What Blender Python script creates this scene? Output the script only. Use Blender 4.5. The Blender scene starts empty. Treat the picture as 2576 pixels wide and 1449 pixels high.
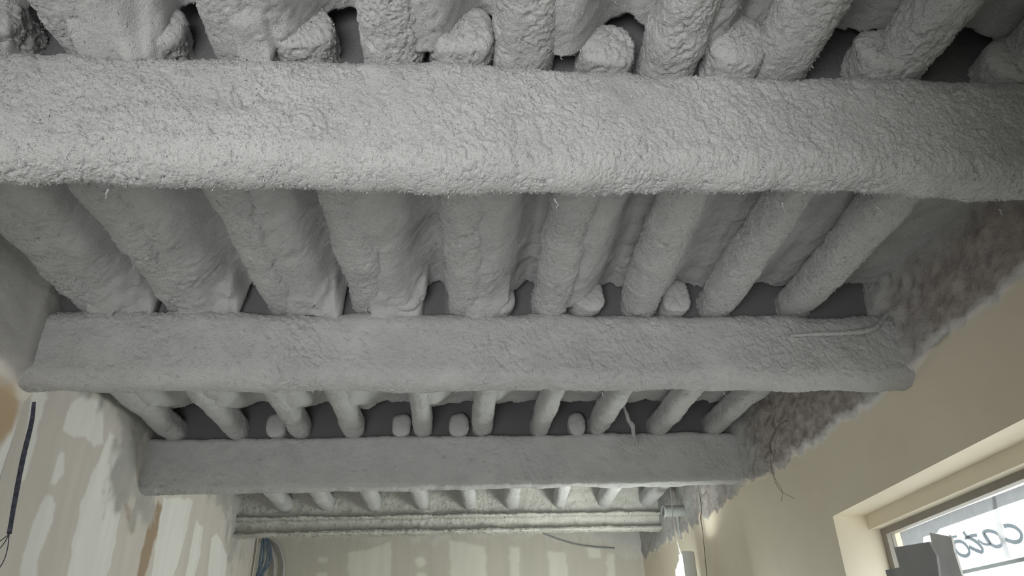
import bpy, math
import numpy as np
from mathutils import Matrix, Vector

S = bpy.context.scene
COL = S.collection
CAM_H = 1.55                       # camera height above the floor; "z" numbers below are relative to it

# ---------------------------------------------------------------- camera
cam_d = bpy.data.cameras.new('camera')
cam = bpy.data.objects.new('camera', cam_d)
COL.objects.link(cam)
S.camera = cam
cam_d.sensor_width = 36.0
cam_d.lens = 1784.97 / 2576 * 36.0
cam_d.clip_start = 0.02
yaw, pitch, roll = .0885133, .478748, -.0307994
F = Vector((math.sin(yaw) * math.cos(pitch), math.cos(yaw) * math.cos(pitch), math.sin(pitch)))
r0 = Vector((math.cos(yaw), -math.sin(yaw), 0)); u0 = r0.cross(F)
Rv = math.cos(roll) * r0 + math.sin(roll) * u0
Uv = -math.sin(roll) * r0 + math.cos(roll) * u0
M = Matrix((Rv, Uv, -F)).transposed().to_4x4()
M.translation = (0, 0, CAM_H)
cam.matrix_world = M

# ---------------------------------------------------------------- colour management
S.view_settings.view_transform = 'Standard'
S.view_settings.look = 'None'
S.view_settings.exposure = 0.66
S.view_settings.gamma = 1.0
S.view_settings.use_curve_mapping = False

# ---------------------------------------------------------------- world: daylight, street brightness shaped to light the beams
W = bpy.data.worlds.new('world'); S.world = W; W.use_nodes = True
wn = W.node_tree; wn.nodes.clear()
o = wn.nodes.new('ShaderNodeOutputWorld'); b = wn.nodes.new('ShaderNodeBackground')
tc = wn.nodes.new('ShaderNodeTexCoord'); sp = wn.nodes.new('ShaderNodeSeparateXYZ')
rp = wn.nodes.new('ShaderNodeValToRGB')
rp.color_ramp.elements[0].position = 0.345; rp.color_ramp.elements[0].color = (1.0, .99, .96, 1)      # pavement, brightened to light the beam undersides
rp.color_ramp.elements[1].position = 0.60; rp.color_ramp.elements[1].color = (.93, .98, 1.0, 1)      # sky
for p_, c_ in ((.45, .30), (.53, .42)):                                                              # house fronts across the street, darkened to dim the far beams
    e_ = rp.color_ramp.elements.new(p_); e_.color = (c_, c_, c_ * .98, 1)
dt = wn.nodes.new('ShaderNodeVectorMath'); dt.operation = 'DOT_PRODUCT'; dt.inputs[1].default_value = (-.6, -.8, 0)
wn.links.new(tc.outputs['Generated'], dt.inputs[0])
mm = wn.nodes.new('ShaderNodeMath'); mm.operation = 'MULTIPLY_ADD'; mm.inputs[1].default_value = .5; mm.inputs[2].default_value = .5
wn.links.new(tc.outputs['Generated'], sp.inputs[0]); wn.links.new(sp.outputs['Z'], mm.inputs[0])
wn.links.new(mm.outputs[0], rp.inputs[0]); wn.links.new(rp.outputs[0], b.inputs[0])
# bright lobe added towards the shopfront to light near beams; duller beyond the window
sy = wn.nodes.new('ShaderNodeMapRange'); sy.inputs[1].default_value = .42; sy.inputs[2].default_value = .82
sy.inputs[3].default_value = 1.9; sy.inputs[4].default_value = 9.7; sy.interpolation_type = 'SMOOTHSTEP'
wn.links.new(dt.outputs['Value'], sy.inputs[0]); wn.links.new(sy.outputs[0], b.inputs[1])
wn.links.new(b.outputs[0], o.inputs[0])

# room extents
XL_NEAR, XL, XR, YF, YB = -1.92, -2.20, 2.19, -1.3, 8.6
ZT = 1.85
WIN_Y0, WIN_Y1, WIN_Z0 = 2.2, 4.11, -0.75     # shop window in the right wall
SHOP = (-1.70, -.05, -1.5, .4)                 # shopfront opening behind the camera: x0, x1, z0, z1

def portal(name, loc, sx, sy, rot):
    l = bpy.data.lights.new(name, 'AREA'); l.shape = 'RECTANGLE'; l.size = sx; l.size_y = sy
    l.cycles.is_portal = True
    ob = bpy.data.objects.new(name, l); COL.objects.link(ob); ob.location = loc; ob.rotation_euler = rot
    return ob
portal('shopfront_portal', ((SHOP[0] + SHOP[1]) / 2, YF - .02, CAM_H + (SHOP[2] + SHOP[3]) / 2), SHOP[1] - SHOP[0], SHOP[3] - SHOP[2], (math.pi / 2, 0, 0))
portal('window_portal', (2.62, (WIN_Y0 + WIN_Y1) / 2, CAM_H - 0.05), 1.5, WIN_Y1 - WIN_Y0, (0, math.pi / 2, 0))

# ---------------------------------------------------------------- noise in numpy
def _hash(ix, iy, iz, seed):
    h = (ix.astype(np.int64) * 374761393 + iy.astype(np.int64) * 668265263 + iz.astype(np.int64) * 2147483647 + seed * 974634777) & 0xffffffff
    h = ((h ^ (h >> 13)) * 1274126177) & 0xffffffff
    h = ((h ^ (h >> 16)) * 2246822519) & 0xffffffff
    return ((h ^ (h >> 15)) & 0xffff).astype(np.float32) / 65535.0 * 2 - 1
def vnoise(P, s, seed=0):
    """smooth value noise, feature size s (metres), about -1..1"""
    q = P / s + seed * 17.31
    i = np.floor(q); f = (q - i).astype(np.float32); i = i.astype(np.int64)
    f = f * f * (3 - 2 * f)
    out = 0
    for dx in (0, 1):
        wx = f[:, 0] if dx else 1 - f[:, 0]
        for dy in (0, 1):
            wy = f[:, 1] if dy else 1 - f[:, 1]
            for dz in (0, 1):
                wz = f[:, 2] if dz else 1 - f[:, 2]
                out = out + wx * wy * wz * _hash(i[:, 0] + dx, i[:, 1] + dy, i[:, 2] + dz, seed)
    return out
def fibre_disp(P, seed=0, amp=1.0, fine=1.0):
    """lumpy sprayed mineral fibre: broad swells, hand-sized lumps, tufts with pits between"""
    n = .010 * vnoise(P, .19, seed) + .006 * vnoise(P, .07, seed + 1)
    wv = np.stack([vnoise(P, .018, seed + k) for k in (5, 6, 7)], 1) * .010
    Q = P + wv
    Q[:, 0] = 1.25 * (Q[:, 0] + .25 * Q[:, 1] + .3 * Q[:, 2])            # tufts lean, longer across the bar than along it
    Q[:, 1] *= .85; Q[:, 2] *= .8
    rough = .75 + .7 * vnoise(P, .22, seed + 9)
    a = vnoise(Q, .026, seed + 2)
    c = vnoise(Q * np.array([1, 1, 1.0]), .012, seed + 3)
    d = vnoise(Q, .0062, seed + 4)
    n = n + fine * rough * (.0028 * a + .0028 * c + .0036 * d)
    pit = np.clip(-a - c * .8 - .65, 0, 1)
    e = vnoise(Q, .009, seed + 12); g = vnoise(P, .019, seed + 13)
    crack = np.clip(1 - np.abs(e) * 4, 0, 1) * np.clip(g * 3, 0, 1)
    return amp * (n - .008 * fine * pit - .005 * fine * crack)

# ---------------------------------------------------------------- mesh helpers
def mesh_obj(name, V, Fq, mat=None, parent=None, smooth=True, tris=None, attrs=None):
    V = np.asarray(V, np.float32); Fq = np.asarray(Fq, np.int32).reshape(-1, 4)
    T = np.zeros((0, 3), np.int32) if tris is None else np.asarray(tris, np.int32)
    me = bpy.data.meshes.new(name)
    me.vertices.add(len(V)); me.vertices.foreach_set('co', V.ravel())
    nl = len(Fq) * 4 + len(T) * 3
    me.loops.add(nl); me.loops.foreach_set('vertex_index', np.concatenate([Fq.ravel(), T.ravel()]))
    me.polygons.add(len(Fq) + len(T))
    st = np.concatenate([np.arange(len(Fq)) * 4, len(Fq) * 4 + np.arange(len(T)) * 3]).astype(np.int32)
    me.polygons.foreach_set('loop_start', st)
    me.update(calc_edges=True)
    me.polygons.foreach_set('use_smooth', np.full(len(Fq) + len(T), smooth))
    if attrs:
        for k, v in attrs.items():
            at = me.attributes.new(k, 'FLOAT', 'POINT'); at.data.foreach_set('value', np.asarray(v, np.float32))
    me.validate()
    ob = bpy.data.objects.new(name, me); COL.objects.link(ob)
    if mat: me.materials.append(mat)
    if parent: ob.parent = parent
    return ob
def tag(o, label=None, cat=None, group=None, kind=None):
    if label: o['label'] = label
    if cat: o['category'] = cat
    if group: o['group'] = group
    if kind: o['kind'] = kind
    return o
def empty(name, loc=(0, 0, 0)):
    e = bpy.data.objects.new(name, None); e.empty_display_size = .1; COL.objects.link(e); e.location = loc
    return e
def grid_faces(nu, nv, wrap_v=False):
    i = np.arange(nu - 1)[:, None]; j = np.arange(nv if wrap_v else nv - 1)[None, :]
    j2 = (j + 1) % nv
    return np.stack([i * nv + j, (i + 1) * nv + j, (i + 1) * nv + j2, i * nv + j2], -1).reshape(-1, 4)
def grid_normals(V, nu, nv, wrap_v=False):
    G = V.reshape(nu, nv, 3)
    du = np.gradient(G, axis=0)
    if wrap_v: dv = (np.roll(G, -1, 1) - np.roll(G, 1, 1)) / 2
    else: dv = np.gradient(G, axis=1)
    n = np.cross(dv, du); n /= np.linalg.norm(n, axis=-1, keepdims=True) + 1e-12
    return n.reshape(-1, 3)
rng = np.random.default_rng(7)
def flakes(V, N, count, size, pick=None, droop=.3):
    """small curled fibre flakes standing off a sprayed surface: 4 verts / 2 tris each"""
    idx = np.arange(len(V)) if pick is None else np.nonzero(pick)[0]
    if len(idx) == 0 or count == 0: return np.zeros((0, 3)), np.zeros((0, 3), int)
    k = rng.choice(idx, count)
    p = V[k]; n = N[k]
    t = rng.normal(size=(count, 3)); t -= (t * n).sum(1, keepdims=True) * n; t /= np.linalg.norm(t, axis=1, keepdims=True)
    s = np.cross(n, t)
    L = size * rng.uniform(.5, 1.5, (count, 1)); Wd = L * rng.uniform(.25, .6, (count, 1))
    up = rng.uniform(.25, .9, (count, 1))
    base = p - n * .002
    d1 = t * (1 - up) + n * up; d2 = t * 1.1 + n * rng.uniform(-.4, .5, (count, 1)); d2[:, 2] -= droop
    m = base + d1 * L * .6
    tip = m + d2 * L * .6
    vv = np.stack([base - s * Wd * .4, base + s * Wd * .4, m + s * Wd * .55 * 0 + s * Wd * .4, tip], 1).reshape(-1, 3)
    b0 = np.arange(count)[:, None] * 4
    tri = np.concatenate([b0 + [0, 1, 2], b0 + [0, 2, 3]], 0)
    return vv, tri
def box_obj(name, lo, hi, mat=None, parent=None, bevel=0):
    x0, y0, z0 = lo; x1, y1, z1 = hi
    V = [(x0, y0, z0), (x1, y0, z0), (x1, y1, z0), (x0, y1, z0), (x0, y0, z1), (x1, y0, z1), (x1, y1, z1), (x0, y1, z1)]
    Fq = [(0, 3, 2, 1), (4, 5, 6, 7), (0, 1, 5, 4), (1, 2, 6, 5), (2, 3, 7, 6), (3, 0, 4, 7)]
    ob = mesh_obj(name, V, Fq, mat, parent, smooth=False)
    if bevel:
        md = ob.modifiers.new('bevel', 'BEVEL'); md.width = bevel; md.segments = 2
    return ob
def tube(name, pts, rad, mat=None, parent=None, n=8, sub=6, wob=0, cap=True):
    """smooth tube through points (Catmull-Rom); rad is a number or a list"""
    P = np.array(pts, float); K = len(P)
    R = np.full(K, rad, float) if np.isscalar(rad) else np.array(rad, float)
    A = np.vstack([2 * P[0] - P[1], P, 2 * P[-1] - P[-2]])
    out, rr = [], []
    for i in range(K - 1):
        p0, p1, p2, p3 = A[i:i + 4]
        for t in np.linspace(0, 1, sub, endpoint=False):
            out.append(.5 * ((2 * p1) + (p2 - p0) * t + (2 * p0 - 5 * p1 + 4 * p2 - p3) * t * t + (3 * p1 - p0 - 3 * p2 + p3) * t ** 3))
            rr.append(R[i] * (1 - t) + R[i + 1] * t)
    out.append(P[-1]); rr.append(R[-1])
    out = np.array(out); rr = np.array(rr)
    if wob: rr = rr * (1 + wob * rng.normal(size=len(rr)))
    T = np.gradient(out, axis=0); T /= np.linalg.norm(T, axis=1, keepdims=True) + 1e-12
    ref = np.array([0, 0, 1.0]) if abs(T[:, 2]).mean() < .8 else np.array([1.0, 0, 0])
    V = []
    for c, t, r in zip(out, T, rr):
        a = np.cross(t, ref); a /= np.linalg.norm(a) + 1e-12; b2 = np.cross(t, a)
        for k in range(n):
            th = 2 * math.pi * k / n
            V.append(c + r * (a * math.cos(th) + b2 * math.sin(th)))
    V = V + [out[0], out[-1]]
    m = len(out)
    Fq = grid_faces(m, n, True)
    tris = None
    if cap:
        c0, c1 = m * n, m * n + 1
        tris = [(c0, (k + 1) % n, k) for k in range(n)] + [(c1, (m - 1) * n + k, (m - 1) * n + (k + 1) % n) for k in range(n)]
    return mesh_obj(name, V, Fq, mat, parent, tris=tris)

# ---------------------------------------------------------------- materials
def new_mat(name, base=(.5, .5, .5), rough=.8, spec=.3):
    m = bpy.data.materials.new(name); m.use_nodes = True
    bs = m.node_tree.nodes['Principled BSDF']
    bs.inputs['Base Color'].default_value = (*base, 1); bs.inputs['Roughness'].default_value = rough
    bs.inputs['Specular IOR Level'].default_value = spec
    return m, m.node_tree, bs
def N_(nt, t, **kw):
    n = nt.nodes.new(t)
    for k, v in kw.items(): setattr(n, k, v)
    return n
def noise_node(nt, scale, detail=3, co=None, rough=.55):
    n = N_(nt, 'ShaderNodeTexNoise'); n.inputs['Scale'].default_value = scale; n.inputs['Detail'].default_value = detail
    n.inputs['Roughness'].default_value = rough
    if co: nt.links.new(co, n.inputs['Vector'])
    return n
def ramp(nt, src, p0, c0, p1, c1):
    r = N_(nt, 'ShaderNodeValToRGB')
    r.color_ramp.elements[0].position = p0; r.color_ramp.elements[0].color = (*c0, 1)
    r.color_ramp.elements[1].position = p1; r.color_ramp.elements[1].color = (*c1, 1)
    nt.links.new(src, r.inputs[0]); return r
def mixc(nt, fac, a, b):
    m = N_(nt, 'ShaderNodeMix', data_type='RGBA')
    for s_, v in ((m.inputs[0], fac), (m.inputs[6], a), (m.inputs[7], b)):
        if isinstance(v, (int, float)): s_.default_value = v
        elif isinstance(v, tuple): s_.default_value = (*v, 1)
        else: nt.links.new(v, s_)
    return m.outputs[2]
def fibre_nodes(nt, tint=(1, 1, 1)):
    g = N_(nt, 'ShaderNodeNewGeometry')
    n1 = noise_node(nt, 5, 3, g.outputs['Position'])
    a = ramp(nt, n1.outputs['Fac'], .3, tuple(.56 * t for t in tint), .7, tuple(.64 * t for t in tint))
    n2 = noise_node(nt, 140, 4, g.outputs['Position'], .75)
    bmp = N_(nt, 'ShaderNodeBump'); bmp.inputs['Strength'].default_value = 1.0; bmp.inputs['Distance'].default_value = .007
    nt.links.new(n2.outputs['Fac'], bmp.inputs['Height'])
    n3 = noise_node(nt, 330, 2, g.outputs['Position'], .6)
    b2 = N_(nt, 'ShaderNodeBump'); b2.inputs['Strength'].default_value = .8; b2.inputs['Distance'].default_value = .003
    nt.links.new(n3.outputs['Fac'], b2.inputs['Height']); nt.links.new(bmp.outputs[0], b2.inputs['Normal'])
    return a.outputs[0], b2.outputs[0], g
def fibre_material(name, tint):
    m, nt, bs = new_mat(name, rough=.95, spec=.1)
    c, nrm, g = fibre_nodes(nt, tint)
    nt.links.new(c, bs.inputs['Base Color']); nt.links.new(nrm, bs.inputs['Normal'])
    return m
M_FIB = fibre_material('sprayed_fibre', (.985, 1.0, 1.01))
M_FIBS = fibre_material('sprayed_fibre_steel', (1.0, 1.0, .93))

def attr(nt, name):
    a = N_(nt, 'ShaderNodeAttribute'); a.attribute_name = name; return a.outputs['Fac']

# plasterboard wall with joint compound
def board_material(name, base, white):
    m, nt, bs = new_mat(name, rough=.85, spec=.2)
    fc, fn, g = fibre_nodes(nt, (.98, .97, .94))
    mp = N_(nt, 'ShaderNodeMapping'); mp.inputs['Scale'].default_value = (9, 9, 1.3)
    nt.links.new(g.outputs['Position'], mp.inputs[0])
    st = noise_node(nt, 1.0, 5, mp.outputs[0])
    b0 = ramp(nt, st.outputs['Fac'], .35, tuple(c * .96 for c in base), .65, tuple(c * 1.04 for c in base))
    w0 = ramp(nt, st.outputs['Fac'], .3, tuple(c * .93 for c in white), .7, tuple(min(c * 1.04, 1) for c in white))
    c = mixc(nt, attr(nt, 'white'), b0.outputs[0], w0.outputs[0])
    c = mixc(nt, attr(nt, 'brown'), c, (.40, .31, .23))
    c = mixc(nt, attr(nt, 'ochre'), c, (.52, .40, .27))
    c = mixc(nt, attr(nt, 'fibre'), c, fc)
    nt.links.new(c, bs.inputs['Base Color'])
    bf = N_(nt, 'ShaderNodeMix', data_type='VECTOR'); nt.links.new(attr(nt, 'fibre'), bf.inputs[0])
    nt.links.new(g.outputs['Normal'], bf.inputs[4]); nt.links.new(fn, bf.inputs[5])
    nt.links.new(bf.outputs[1], bs.inputs['Normal'])
    return m
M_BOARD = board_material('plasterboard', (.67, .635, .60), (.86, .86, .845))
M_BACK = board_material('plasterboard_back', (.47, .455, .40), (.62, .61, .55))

# right wall: cream paint / bare rough masonry / fibre dust
m, nt, bs = new_mat('cream_paint_and_masonry', rough=.6, spec=.3)
fc, fn, g = fibre_nodes(nt, (.82, .83, .82))
pn = noise_node(nt, 2.5, 4, g.outputs['Position'])
paint = ramp(nt, pn.outputs['Fac'], .3, (.70, .635, .51), .7, (.75, .69, .56))
rn = noise_node(nt, 11, 6, g.outputs['Position'], .65)
rc = ramp(nt, rn.outputs['Fac'], .32, (.25, .215, .205), .60, (.44, .41, .39))
e2 = rc.color_ramp.elements.new(.75); e2.color = (.56, .54, .51, 1)
c = mixc(nt, attr(nt, 'rough'), paint.outputs[0], rc.outputs[0])
c = mixc(nt, attr(nt, 'white'), c, (.74, .72, .70))
c = mixc(nt, attr(nt, 'fibre'), c, fc)
nt.links.new(c, bs.inputs['Base Color'])
rb = noise_node(nt, 60, 5, g.outputs['Position'], .7)
bmp = N_(nt, 'ShaderNodeBump'); bmp.inputs['Distance'].default_value = .01
nt.links.new(attr(nt, 'rough'), bmp.inputs['Strength']); nt.links.new(rb.outputs['Fac'], bmp.inputs['Height'])
nt.links.new(bmp.outputs[0], bs.inputs['Normal'])
M_RIGHT = m
M_CREAM, nt, bs = new_mat('cream_reveal', (.70, .60, .44), .6, .3)
g = N_(nt, 'ShaderNodeNewGeometry'); pn = noise_node(nt, 4, 3, g.outputs['Position'])
r_ = ramp(nt, pn.outputs['Fac'], .3, (.72, .66, .53), .7, (.77, .71, .58)); nt.links.new(r_.outputs[0], bs.inputs['Base Color'])
def simple(name, col, rough=.7, var=.08, scale=12, spec=.3):
    m, nt, bs = new_mat(name, col, rough, spec)
    g = N_(nt, 'ShaderNodeNewGeometry'); n = noise_node(nt, scale, 4, g.outputs['Position'])
    r = ramp(nt, n.outputs['Fac'], .3, tuple(c * (1 - var) for c in col), .7, tuple(min(1, c * (1 + var)) for c in col))
    nt.links.new(r.outputs[0], bs.inputs['Base Color']); return m
M_FLOOR = simple('dusty_concrete', (.48, .475, .46), .9, .15, 3)
M_CONC = simple('bare_plaster', (.60, .57, .52), .9, .1, 3)
M_FRAME = simple('grey_frame', (.30, .28, .25), .5)
M_DARKCABLE = simple('dark_cable_dusty', (.055, .06, .085), .7, .6, 60)
M_BLUE = simple('blue_cable', (.09, .14, .20), .5, .3, 40)
M_CONDUIT = simple('pale_conduit', (.42, .40, .40), .6, .1)
M_BROWNWIRE = simple('brown_wire', (.13, .10, .09), .6, .2)
M_CARD = simple('grey_board', (.30, .30, .31), .8, .05)
M_PALE = simple('pale_board', (.62, .62, .62), .8, .05)
M_PIPE = simple('dusty_pipe', (.27, .28, .28), .85, .1)
M_DARK = simple('dark_hole', (.05, .05, .05), .9)
M_SHIELD = simple('shield_white', (.75, .76, .76), .5, .03)
M_INK, nt, bs = new_mat('sign_ink', (.16, .20, .22), .5)
def thin(name, col, alpha):
    m = bpy.data.materials.new(name); m.use_nodes = True; nt = m.node_tree; nt.nodes.clear()
    o = N_(nt, 'ShaderNodeOutputMaterial'); mx = N_(nt, 'ShaderNodeMixShader'); mx.inputs[0].default_value = alpha
    t = N_(nt, 'ShaderNodeBsdfTransparent'); d = N_(nt, 'ShaderNodeBsdfTranslucent'); d.inputs[0].default_value = (*col, 1)
    g = N_(nt, 'ShaderNodeNewGeometry'); n = noise_node(nt, 25, 3, g.outputs['Position'])
    r = ramp(nt, n.outputs['Fac'], .3, tuple(c * .9 for c in col), .7, col); nt.links.new(r.outputs[0], d.inputs[0])
    nt.links.new(t.outputs[0], mx.inputs[1]); nt.links.new(d.outputs[0], mx.inputs[2]); nt.links.new(mx.outputs[0], o.inputs[0])
    return m
M_PAPER = thin('translucent_paper', (.50, .51, .52), .93)
M_TAPE = thin('translucent_tape', (.60, .60, .60), .62)
M_INKT = thin('translucent_ink', (.08, .11, .13), .88)
# glass
m = bpy.data.materials.new('window_glass'); m.use_nodes = True; nt = m.node_tree; nt.nodes.clear()
o = N_(nt, 'ShaderNodeOutputMaterial'); mx = N_(nt, 'ShaderNodeMixShader'); mx.inputs[0].default_value = .05
t = N_(nt, 'ShaderNodeBsdfTransparent'); gl = N_(nt, 'ShaderNodeBsdfGlossy'); gl.inputs['Roughness'].default_value = .05
t.inputs[0].default_value = (.95, .97, .97, 1)
nt.links.new(t.outputs[0], mx.inputs[1]); nt.links.new(gl.outputs[0], mx.inputs[2]); nt.links.new(mx.outputs[0], o.inputs[0])
M_GLASS = m
M_TUBE = bpy.data.materials.new('lit_tube'); M_TUBE.use_nodes = True
nt = M_TUBE.node_tree; nt.nodes.clear(); o = N_(nt, 'ShaderNodeOutputMaterial'); e = N_(nt, 'ShaderNodeEmission')
e.inputs[0].default_value = (.96, 1.0, .93, 1); e.inputs[1].default_value = 88; nt.links.new(e.outputs[0], o.inputs[0])

# ---------------------------------------------------------------- walls
def uneven(*segs):
    """concatenate linspaces: (start, stop, step)..."""
    out = []
    for a, b2, st in segs:
        n = max(1, int(round((b2 - a) / st))); out += list(np.linspace(a, b2, n, endpoint=False))
    out.append(segs[-1][1]); return np.array(out)
def in_poly(px, py, poly):
    inside = np.zeros(px.shape, bool); n = len(poly)
    for i in range(n):
        x0, y0 = poly[i]; x1, y1 = poly[(i + 1) % n]
        c = ((y0 > py) != (y1 > py))
        with np.errstate(divide='ignore', invalid='ignore'):
            c &= px < (x1 - x0) * (py - y0) / (y1 - y0 + 1e-12) + x0
        inside ^= c
    return inside
def patch_mask(u, v, polys, shape, soft=1):
    jit = .02
    P3 = np.stack([u, v, np.zeros_like(u)], 1)
    uu = u + jit * vnoise(P3, .07, 31); vv = v + jit * vnoise(P3, .12, 32)
    m = np.zeros(u.shape, bool)
    for p in polys: m |= in_poly(uu, vv, p)
    m = m.astype(np.float32).reshape(shape)
    for _ in range(soft):
        m[1:-1, 1:-1] = (m[1:-1, 1:-1] * 4 + m[:-2, 1:-1] + m[2:, 1:-1] + m[1:-1, :-2] + m[1:-1, 2:]) / 8
    return m.ravel()
LEFT_P = [
 ('w',[(4.63,1.36),(4.56,1.13),(4.49,0.88),(4.50,0.69),(4.53,0.48),(4.53,0.0),(5.04,0.0),(5.04,0.53),(5.05,0.75),(5.01,0.98),(4.92,1.12),(4.79,1.24),(4.71,1.34)]),
 ('w',[(3.64,1.34),(3.87,1.34),(3.85,1.28),(3.86,1.15),(3.85,1.02),(3.87,0.90),(3.82,0.83),(3.81,0.95),(3.76,1.13),(3.73,1.24)]),
 ('w',[(4.10,1.36),(4.21,1.46),(4.47,1.47),(4.58,1.27),(4.50,1.22),(4.33,1.24),(4.20,1.20),(4.09,1.19)]),
 ('w',[(4.12,1.09),(4.17,1.09),(4.21,0.99),(4.17,0.91),(4.10,0.90),(4.10,0.98)]),
 ('w',[(4.09,0.85),(4.17,0.85),(4.22,0.81),(4.21,0.71),(4.19,0.56),(4.21,0.45),(4.20,.05),(4.05,.05),(4.05,0.43),(4.03,0.55),(4.04,0.69),(4.07,0.78)]),
 ('b',[(4.97,1.03),(5.18,0.86),(5.26,0.82),(5.31,0.86),(5.15,0.96)]),
 ('b',[(5.61,1.09),(5.51,0.89),(5.50,0.62),(5.50,0.0),(5.64,0.0),(5.64,0.58),(5.70,0.89),(5.71,1.08)]),
 ('w',[(5.70,1.15),(6.32,1.25),(6.32,1.05),(6.27,0.81),(6.19,0.64),(6.19,.1),(5.77,.1),(5.77,0.60),(5.72,0.85)]),
 ('w',[(6.49,1.10),(6.70,1.10),(6.74,0.87),(6.68,0.68),(6.66,.1),(6.46,.1),(6.46,0.66),(6.47,0.86)]),
 ('w',[(6.96,1.04),(7.12,1.08),(7.53,0.97),(7.58,0.77),(7.58,.1),(7.04,.1),(7.04,0.72),(6.99,0.90)])]
NEAR_P = [('o',[(2.5,1.10),(3.07,1.10),(3.17,1.06),(3.17,0.93),(3.12,0.87),(3.06,0.76),(2.5,.6)]),
          ('w',[(3.09,0.71),(3.14,0.88),(3.16,1.02),(3.19,0.97),(3.22,0.86),(3.22,0.3),(3.05,.3)])]
BACK_P = [
 [(-1.19,1.07),(-0.71,1.19),(-0.70,0.84),(-.7,0),(-1.16,0),(-1.16,0.84)],
 [(-0.05,1.20),(0.36,1.14),(0.39,0.81),(.39,0),(-.02,0),(-0.02,0.82)],
 [(-0.46,1.01),(-0.36,1.04),(-0.31,0.98),(-0.38,0.92)], [(-0.41,0.88),(-0.30,0.86),(-0.28,0.80),(-0.41,0.80)],
 [(-1.51,1.06),(-1.42,1.06),(-1.42,1.00),(-1.50,1.00)], [(-1.51,0.89),(-1.40,0.89),(-1.40,0.80),(-1.51,0.80)],
 [(1.08,1.06),(1.26,1.06),(1.31,0.79),(1.31,0),(1.1,0),(1.10,0.80)], [(0.65,1.13),(0.76,1.13),(0.75,0.81),(.75,0),(.64,0),(0.64,0.81)],
 [(1.56,1.09),(1.70,1.08),(1.69,0.97),(1.55,0.98)], [(1.77,1.04),(1.85,1.04),(1.86,0.78),(1.86,0),(1.75,0),(1.75,0.79)]]
ZS = uneven((-1.55, .4, .15), (.4, ZT, .012))

def side_wall(x_of, ys, polys, fibre_fn, name, mat, parent=None):
    Y, Z = np.meshgrid(ys, ZS, indexing='ij'); sh = Y.shape; y = Y.ravel(); z = Z.ravel()
    P = np.stack([np.full_like(y, x_of), y, z], 1)
    fm = np.clip(fibre_fn(y, z) + .6 * vnoise(P, .09, 41) + .35 * vnoise(P, .03, 42), 0, 1)
    fm = fm * fm * (3 - 2 * fm)
    P2 = P.copy(); P2[:, 0] += (.006 + .6 * fibre_disp(P, 3)) * fm + (.075 * np.clip((y - 2.7) / .3, 0, 1) * np.clip((z - 1.07) / .12, 0, 1) if name == 'near' else 0)
    P2[:, 2] += CAM_H
    at = dict(white=patch_mask(y, z, [p for c, p in polys if c == 'w'], sh), brown=patch_mask(y, z, [p for c, p in polys if c == 'b'], sh, 3),
              ochre=patch_mask(y, z, [p for c, p in polys if c == 'o'], sh, 3), fibre=fm)
    return P2, grid_faces(*sh), at
ys1 = uneven((YF, 1.0, .1), (1.0, 3.2, .014)); ys2 = uneven((3.2, 5.9, .011), (5.9, YB, .014))
P1, F1, A1 = side_wall(XL_NEAR, ys1, NEAR_P, lambda y, z: (z - 1.09) * 9 , 'near', None)
def fl(y, z):
    a = (z - (1.40 - .05 * (y - 4))) * 6
    for yc, w, zb in ((3.15, .45, .98), (5.28, .30, .93), (7.7, .55, 1.0)):
        a = np.maximum(a, 1.0 - np.abs(y - yc - .0) / w * 1.1 - np.clip(zb - z, 0, 9) * 5 + .1)
    a = np.maximum(a, (1 - np.abs(y - 4.95) / .28) * 1.2 - np.clip(1.02 - z, 0, 9) * 4)
    return a
P2_, F2, A2 = side_wall(XL, ys2, LEFT_P, fl, 'far', None)
# return of the near section
xr_ = np.linspace(XL_NEAR, XL, 8); X_, Z_ = np.meshgrid(xr_, ZS, indexing='ij')
P3 = np.stack([X_.ravel(), np.full(X_.size, 3.2), Z_.ravel() + CAM_H], 1); F3 = grid_faces(*X_.shape)
V = np.vstack([P1, P2_, P3]); Fq = np.vstack([F1, F2 + len(P1), F3 + len(P1) + len(P2_)])
at = {k: np.concatenate([A1[k], A2[k], np.zeros(len(P3))]) for k in A1}
tag(mesh_obj('wall_left', V, Fq, M_BOARD, attrs=at), kind='structure')

# back wall
xs = uneven((XL, XR, .014))
X_, Z_ = np.meshgrid(xs, ZS, indexing='ij'); sh = X_.shape; x = X_.ravel(); z = Z_.ravel()
P = np.stack([x, np.full_like(x, YB), z], 1)
fb = (z - 1.20 + .10 * np.clip(x - .9, 0, 2) + .35 * np.clip(x - 1.75, 0, 1)) * 7
fm = np.clip(fb + .6 * vnoise(P, .12, 51) + .3 * vnoise(P * [1, 1, .4], .03, 52), 0, 1)
P2 = P.copy(); P2[:, 1] -= (.006 + .6 * fibre_disp(P, 4)) * fm; P2[:, 2] += CAM_H
tag(mesh_obj('wall_back', P2, grid_faces(*sh), M_BACK, attrs=dict(white=patch_mask(x, z, BACK_P, sh, 2), brown=x * 0, ochre=x * 0, fibre=fm)), kind='structure')

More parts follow.
